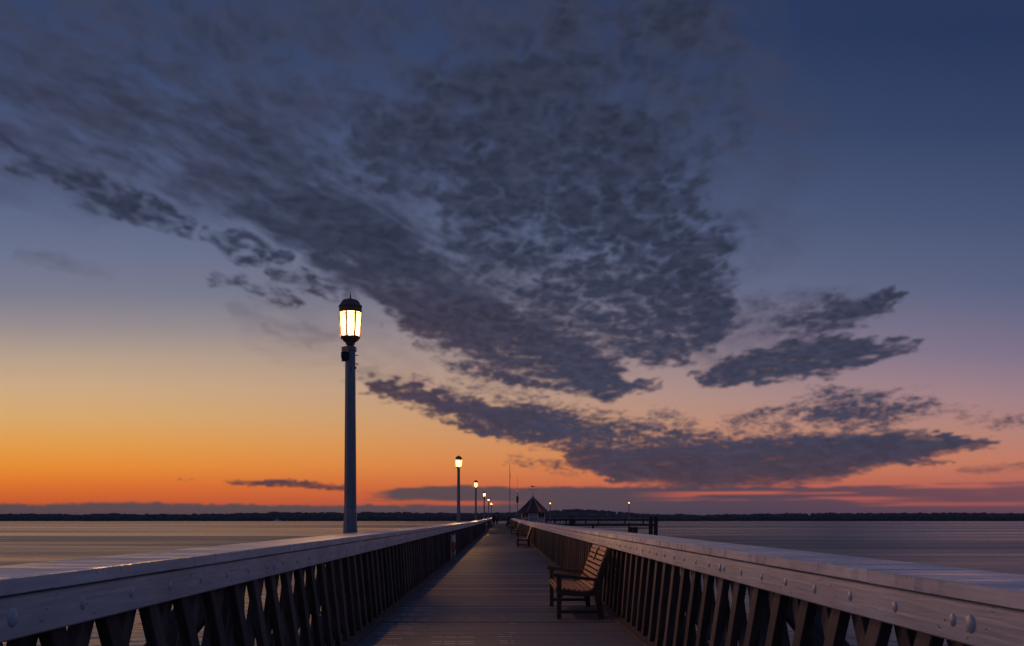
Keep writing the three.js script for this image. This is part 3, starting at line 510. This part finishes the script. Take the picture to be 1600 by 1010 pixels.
// ---------------------------------------------------------------- pier head
{
  const y = deckY(200), z0 = 194, z1 = 222, x1 = 31.2, head = new THREE.Group(); head.name = 'pier_head_deck'; structure(head); head.userData.label = 'wide timber deck at the end of the pier'; head.userData.category = 'pier';
  const boards = []; for (let z = z0 + 0.1; z < z1; z += 0.2) { const g = bar(0.188, 0.045, x1 + 2.6, 0.005); g.rotateY(Math.PI / 2); g.translate((x1 - 2.6) / 2, y - 0.0225, -z); boards.push(g); }
  const s1 = mesh('plank', mergeGeometries(boards), M.deck[1], head); s1.userData.kind = 'stuff';
  const neck = []; for (let z = 176; z < 194; z += 0.2) { const g = bar(0.188, 0.045, 4, 0.005); g.rotateY(Math.PI / 2); g.translate(0, deckY(z) - 0.0225, -z); neck.push(g); }
  const s2 = mesh('plank', mergeGeometries(neck), M.deck[0], head); s2.userData.kind = 'stuff';
  mesh('edge_beam', strut([-2.6, y - 0.22, -z0 + 0.09], [x1, y - 0.22, -z0 + 0.09], 0.16, 0.34), M.beam, head);
  mesh('edge_beam', strut([x1 - 0.1, y - 0.22, -z0], [x1 - 0.1, y - 0.22, -z1], 0.16, 0.34), M.beam, head);
  for (const x of [-2, 4, 11, 18.5]) mesh('pile', cyl(0.22, 0.2, 7, 12), M.beam, head, x, SEA - 1.6, -z0 - 0.6);
  mesh('low_beam', strut([26.2, y - 0.86, -z0], [30.6, y - 0.86, -z0], 0.2, 0.22), M.beam, head);
  for (const x of [25.4, 26.4]) mesh('pile', cyl(0.5, 0.48, 6.5, 14), M.beam, head, x + 0.6, SEA - 1.6, -z0 + 0.1);
  for (const x of [30.1, 31.1]) mesh('pile', cyl(0.42, 0.42, 8.6, 14), M.beam, head, x, SEA - 1.6, -z0 + 0.25);
  // railing facing the shore
  const t = thing('pier_railing', 'distant lattice railing across the front of the pier head', 'railing', 0, y, -z0), P2 = 0.63;
  mesh('handrail_cap', bar(28, 0.06, 0.4, 0.01), M.cap, t, 16, 1.17, 0); mesh('rail_board', bar(28, 0.12, 0.05, 0.006), M.slats[0], t, 16, 1.07, 0.07);
  const len = 1.12 / Math.cos(LEAN), g0 = bar(0.075, 0.045, len, 0.004).rotateX(Math.PI / 2);
  for (let x = 2.4; x < 29.8; x += P2) for (const k of [0, 1]) { const m = mesh('slat', g0, M.slats[k], t, x + k * 0.02, 0.5, 0.02 - k * 0.05); m.rotation.z = k ? LEAN : -LEAN; }
  for (const x of [5, 9, 13, 17, 19.5, 24.9, 28.6, 30]) mesh('post', bar(0.26, 1.2, 0.2, 0.01), M.beam, t, x, 0.6, -0.05);
  for (const x of [29.9, 30.9]) mesh('end_post', bar(0.34, 1.75, 0.34, 0.02), M.beam, t, x, 0.7, 0.1);
  const b = thing('storage_bin', 'dark boxy bin standing against the pier head railing', 'bin', 14.2, y, -z0 + 0.6); mesh('body', bar(1.25, 1.0, 0.7, 0.03), M.beam, b, 0, 0.5, 0); mesh('lid', bar(1.32, 0.09, 0.78, 0.02), M.dark, b, 0, 1.05, 0);

  // shelter: eight-sided hut under a pointed roof with a weather vane
  const zc = 210, hut = thing('pavilion', 'eight-sided white shelter with a pointed dark roof and weather vane', 'shelter', 6.85, deckY(zc), -zc), T = Math.PI / 8;
  const wall = 2.42, rw = 2.45 / Math.cos(T), rr = 3.45 / Math.cos(T), apex = 5.85, eave = 2.42;
  for (let k = 0; k < 8; k++) {
    const a = k * Math.PI / 4, w = 2 * 2.45 * Math.tan(T) - 0.02, p = new THREE.Group(); p.name = 'wall'; p.rotation.y = a; hut.add(p);
    for (let i = 0; i < 9; i++) mesh('board', bar(w, 0.125, 0.03, 0.005), M.wallWhite, p, 0, 0.07 + i * 0.128, 2.44);
    mesh('corner_post', bar(0.16, wall, 0.16, 0.01), M.trimWhite, p, w / 2, wall / 2, 2.43);
    if (k % 2) { mesh('window_pane', bar(w - 0.3, 1.0, 0.02, 0.003), M.dark, p, 0, 1.75, 2.40); mesh('window_bar', bar(0.06, 1.0, 0.05, 0.006), M.trimWhite, p, 0, 1.75, 2.42); mesh('window_sill', bar(w, 0.07, 0.12, 0.01), M.trimWhite, p, 0, 1.22, 2.45); mesh('window_head', bar(w, 0.18, 0.05, 0.006), M.wallWhite, p, 0, 2.33, 2.44); }
    else for (let i = 9; i < 19; i++) mesh('board', bar(w, 0.125, 0.03, 0.005), M.wallWhite, p, 0, 0.07 + i * 0.128, 2.44);
    // roof face, slightly bell-cast, and a hip
    const f = (r, y, s) => [s * r * Math.sin(T), y, r * Math.cos(T)], g = new THREE.BufferGeometry(), L0 = f(rr, eave, -1), L1 = f(rr, eave, 1), m0 = f(rr * 0.5, eave + 1.66, -1), m1 = f(rr * 0.5, eave + 1.66, 1);
    g.setAttribute('position', new THREE.Float32BufferAttribute([...L0, ...L1, ...m1, ...L0, ...m1, ...m0, ...m0, ...m1, 0, apex, 0, L0[0], L0[1] - 0.08, L0[2], L1[0], L1[1] - 0.08, L1[2], ...L1, L0[0], L0[1] - 0.08, L0[2], ...L1, ...L0], 3)); g.setAttribute('uv', new THREE.Float32BufferAttribute(new Float32Array(30), 2)); g.computeVertexNormals();
    const rf = mesh('roof_face', g, M.roofTile, hut); rf.rotation.y = a;
    const hp = (r, y) => [Math.sin(T) * r, y, Math.cos(T) * r]; const h1 = mesh('roof_hip', mergeGeometries([strut(hp(rr + 0.04, eave + 0.0), hp(rr * 0.5, eave + 1.69), 0.34, 0.09, 0.01), strut(hp(rr * 0.5, eave + 1.69), hp(0.02, apex + 0.03), 0.26, 0.09, 0.01)]), M.lead, hut); h1.rotation.y = a;
  }
  mesh('ceiling', prism(8, [[0, eave - 0.09], [rr * 0.99, eave - 0.09]], T), M.wallWhite, hut);
  mesh('finial', prism(10, [[0.16, apex - 0.1], [0.14, apex + 0.2], [0.06, apex + 0.5], [0.04, apex + 1.3], [0.02, apex + 2.1], [0, apex + 2.2]], 0, false), M.lead, hut);
  const vane = mesh('weather_vane', mergeGeometries([bar(0.5, 0.24, 0.04, 0.01).translate(-0.1, 0, 0), bar(0.4, 0.08, 0.03, 0.006).rotateZ(0.5).translate(0.26, 0.06, 0), bar(0.16, 0.2, 0.05, 0.01).translate(-0.38, 0.1, 0), bar(0.3, 0.06, 0.03, 0.006).rotateZ(-0.6).translate(0.42, 0.0, 0)]), M.iron, hut, 0, apex + 2.28, 0);
  mesh('compass_arm', mergeGeometries([bar(1.5, 0.04, 0.04, 0.004), bar(0.04, 0.04, 1.5, 0.004), bar(0.14, 0.2, 0.03, 0.004).translate(-0.75, 0, 0), bar(0.14, 0.2, 0.03, 0.004).translate(0.75, 0, 0)]), M.iron, hut, 0, apex + 1.62, 0);

  // masts
  const f = thing('flagpole', 'tall bare flagpole left of the shelter roof', 'flagpole', 1.75, deckY(208), -208); mesh('pole', cyl(0.10, 0.05, 12.6, 10), M.iron, f); mesh('truck', prism(8, [[0.09, 12.6], [0.09, 12.66], [0, 12.72]], 0), M.iron, f); mesh('cleat', bar(0.1, 0.5, 0.1, 0.02), M.iron, f, 0.09, 10.2, 0); mesh('base', prism(8, [[0.3, 0], [0.3, 0.15], [0.12, 0.4]], 0), M.iron, f);
  const s = thing('signal_mast', 'thinner mast with a dark cage and a small red light', 'mast', 3.35, deckY(206), -206); mesh('pole', cyl(0.085, 0.075, 4.6, 10), M.iron, s); mesh('cage', prism(12, [[0, 4.5], [0.2, 4.5], [0.26, 4.62], [0.26, 5.75], [0.2, 5.85], [0.1, 5.9], [0, 5.9]], 0), M.black, s);
  for (let i = 0; i < 5; i++) mesh('cage_ring', new THREE.TorusGeometry(0.275, 0.025, 6, 16).rotateX(Math.PI / 2), M.iron, s, 0, 4.7 + i * 0.24, 0);
  mesh('upper_pole', cyl(0.06, 0.05, 1.3, 8), M.iron, s, 0, 5.9, 0); mesh('antenna', cyl(0.03, 0.015, 3.1, 6), M.iron, s, 0, 7.2, 0); mesh('light_hood', prism(8, [[0.12, 7.18], [0.12, 7.24], [0, 7.3]], 0), M.black, s);
  mesh('signal_lamp', prism(10, [[0, 6.95], [0.1, 6.95], [0.1, 7.16], [0, 7.16]], 0, false), M.redLamp, s); const rl = new THREE.PointLight(C(1, 0.1, 0.04), 1.2, 0, 2); rl.position.set(0, 7.05, 0); rl.castShadow = true; rl.name = 'signal_light'; s.add(rl);
}

// ---------------------------------------------------------------- a white boat under the far shore
{
  const b = thing('boat', 'small pale boat lying far off under the wooded shore', 'boat', -590, SEA, -2520), sh = new THREE.Shape([[-10, 1.6], [-8.6, -0.6], [8.2, -0.6], [10.5, 2.0], [6, 1.7], [0, 1.5]].map(([x, y]) => new THREE.Vector2(x, y)));
  const h = new THREE.ExtrudeGeometry(sh, { depth: 4.4, bevelEnabled: true, bevelSize: 0.3, bevelThickness: 0.6, bevelSegments: 2 }); h.translate(0, 0, -2.2); mesh('hull', h, M.trimWhite, b);
  mesh('cabin', bar(9, 2.2, 3.4, 0.3), M.trimWhite, b, -1, 2.8, 0); mesh('wheelhouse', bar(3.6, 1.8, 2.8, 0.25), M.trimWhite, b, 1.2, 4.7, 0); mesh('mast', cyl(0.15, 0.08, 5, 6), M.trimWhite, b, -0.6, 5.4, 0);
}

// ---------------------------------------------------------------- people, small in the distance
function blend(bones, res, size, cy, inflate = 0) {    // smooth union of tapered capsules, meshed
  const mc = new MarchingCubes(res, M.black, false, false, 40000), h = res / 2, f = mc.field; mc.isolation = 0;
  for (let z = 0; z < res; z++) for (let y = 0; y < res; y++) for (let x = 0; x < res; x++) {
    const px = (x - h) / h * size, py = (y - h) / h * size + cy, pz = (z - h) / h * size; let e = 0;
    for (const b of bones) { const dx = b[3] - b[0], dy = b[4] - b[1], dz = b[5] - b[2], t = clamp01(((px - b[0]) * dx + (py - b[1]) * dy + (pz - b[2]) * dz) / (dx * dx + dy * dy + dz * dz + 1e-9)), d = Math.hypot((px - b[0] - dx * t) / (b[8] ?? 1), py - b[1] - dy * t, pz - b[2] - dz * t) - lerp(b[6], b[7], t) - inflate; e += Math.exp(-d * 45); }
    f[z * res * res + y * res + x] = Math.log(e + 1e-30) / 45;
  }
  mc.update(); const n = mc.count, g = new THREE.BufferGeometry(), p = mc.positionArray.slice(0, n * 3), q = mc.normalArray.slice(0, n * 3);
  for (let i = 0; i < n; i++) { p[i * 3] *= size; p[i * 3 + 1] = p[i * 3 + 1] * size + cy; p[i * 3 + 2] *= size; }
  g.setAttribute('position', new THREE.BufferAttribute(p, 3)); g.setAttribute('normal', new THREE.BufferAttribute(q, 3)); g.setAttribute('uv', new THREE.BufferAttribute(new Float32Array(n * 2), 2)); return g;
}
function hand(x, y, z, s) { const gs = [new THREE.SphereGeometry(0.04, 8, 6).scale(0.5, 1.1, 0.9).translate(x, y, z)]; for (let k = 0; k < 4; k++) { const c = new THREE.CapsuleGeometry(0.009, 0.05 + 0.012 * (k === 1 || k === 2), 2, 5); c.rotateX(0.15); c.translate(x, y - 0.065, z - 0.03 + k * 0.02); gs.push(c); } const th = new THREE.CapsuleGeometry(0.01, 0.04, 2, 5); th.rotateX(-0.7); th.translate(x, y - 0.02, z + 0.045); gs.push(th); return gs.map((g) => g.index ? g.toNonIndexed() : g); }
function figure(pose) {       // faces +z
  const sit = pose === 'sit', lean = pose === 'lean', hipY = sit ? 0.5 : 0.92, tz = lean ? 0.22 : sit ? -0.03 : 0, tx = 0;
  const chestY = hipY + 0.42, shY = hipY + 0.5, headY = hipY + 0.72 - (lean ? 0.06 : 0);
  const knee = (s) => sit ? [s * 0.13, 0.5, 0.42] : [s * 0.1, 0.5, 0.02], foot = (s) => sit ? [s * 0.14, 0.07, 0.46] : [s * 0.11, 0.07, -0.02];
  const elbow = (s) => lean ? [s * 0.24, shY - 0.22, tz + 0.12] : sit ? [s * 0.23, shY - 0.26, 0.06] : [s * 0.25, shY - 0.29, -0.02], wrist = (s) => lean ? [s * 0.13, shY - 0.16, tz + 0.36] : sit ? [s * 0.13, 0.6, 0.28] : [s * 0.25, shY - 0.54, 0.06];
  const torso = [[0, hipY, 0, 0, chestY, tz * 0.8, 0.115, 0.13, 1.35], [0, chestY, tz * 0.8, 0, shY, tz, 0.12, 0.085, 1.7]];
  const arms = [-1, 1].flatMap((s) => [[s * 0.175, shY, tz, ...elbow(s), 0.058, 0.046], [...elbow(s), ...wrist(s), 0.044, 0.032]]);
  const legs = [-1, 1].flatMap((s) => [[s * 0.09, hipY - 0.02, 0, ...knee(s), 0.09, 0.062], [...knee(s), ...foot(s), 0.06, 0.042], [...foot(s), foot(s)[0] + s * 0.02, 0.045, foot(s)[2] + 0.17, 0.045, 0.036]]);
  const hz = tz + 0.04, headB = [[0, shY, tz, 0, headY - 0.08, hz, 0.058, 0.05], [0, headY - 0.03, hz + 0.01, 0, headY + 0.03, hz - 0.01, 0.078, 0.092], [0, headY - 0.02, hz + 0.09, 0, headY - 0.03, hz + 0.105, 0.014, 0.014], [-0.09, headY, hz, -0.09, headY - 0.03, hz, 0.015, 0.012], [0.09, headY, hz, 0.09, headY - 0.03, hz, 0.015, 0.012]];
  const body = blend([...torso, ...arms, ...legs, ...headB], 64, 1.0, 0.9), hands = [-1, 1].flatMap((s) => hand(...wrist(s).map((v, i) => i === 1 ? v - 0.05 : v), s));
  for (const g of hands) for (const k of Object.keys(g.attributes)) if (!['position', 'normal', 'uv'].includes(k)) g.deleteAttribute(k);
  return { body: mergeGeometries([body, ...hands]), jacket: blend([...torso, ...arms], 56, 0.8, sit ? 0.8 : 1.15, 0.02), trousers: blend(legs.filter((_, i) => i % 3 !== 2).concat([[0, hipY - 0.03, 0, 0, hipY + 0.08, 0, 0.11, 0.11, 1.3]]), 56, 0.8, 0.55, 0.015), hair: blend([[0, headY + 0.02, hz - 0.03, 0, headY + 0.045, hz - 0.015, 0.088, 0.09], [0, headY - 0.06, hz - 0.06, 0, headY, hz - 0.04, 0.05, 0.07]], 28, 0.2, headY, 0.008) };
}
{
  const F = { stand: figure('stand'), lean: figure('lean'), sit: figure('sit') }, cloth = (r, g, b) => std({ color: C(r, g, b), roughness: 0.9 });
  for (const k in F) for (const m in F[k]) { const g = F[k][m]; if (m === 'hair') { const p = g.attributes.position; } }
  const skin = cloth(0.35, 0.21, 0.15), hair = cloth(0.03, 0.022, 0.018);
  const person = (pose, x, d, turn, jacket, trousers, label, y = deckY(d), h = 1) => { const t = thing('person', label, 'person', x, y, -d, turn); t.scale.setScalar(h); mesh('body', F[pose].body, skin, t); mesh('jacket', F[pose].jacket, jacket, t); mesh('trousers', F[pose].trousers, trousers, t); mesh('hair', F[pose].hair, hair, t); return t; };
  const dk = cloth(0.03, 0.028, 0.032), nv = cloth(0.03, 0.035, 0.05), br = cloth(0.06, 0.04, 0.035), pale = cloth(0.5, 0.5, 0.55);
  person('stand', -1.28, 158, 2.6, dk, dk, 'person in dark coat standing closest to the end of the railing under the far lamps', undefined, 1.04);
  person('stand', -0.84, 170, 3.4, nv, dk, 'person in dark jacket standing just right of the one by the railing', undefined, 1.03);
  person('lean', 0.93, 146.6, 1.4, dk, dk, 'person in dark clothes standing and bending towards the farthest bench', undefined, 1.02);
  person('sit', 1.15, 147.3, -Math.PI / 2, pale, nv, 'person in a pale jacket sitting on the farthest bench', deckY(147) - 0.02);
  person('stand', 13.9, 196, 3.0, dk, dk, 'left one of two people whose heads show above the pier head railing');
  person('stand', 14.5, 196, 2.7, nv, dk, 'right one of two people whose heads show above the pier head railing');
  person('stand', 10.9, 197, 3.3, br, dk, 'lone person whose head shows above the railing below the pier head lamp', deckY(197) - 0.1);
}

renderer.render(scene, camera);
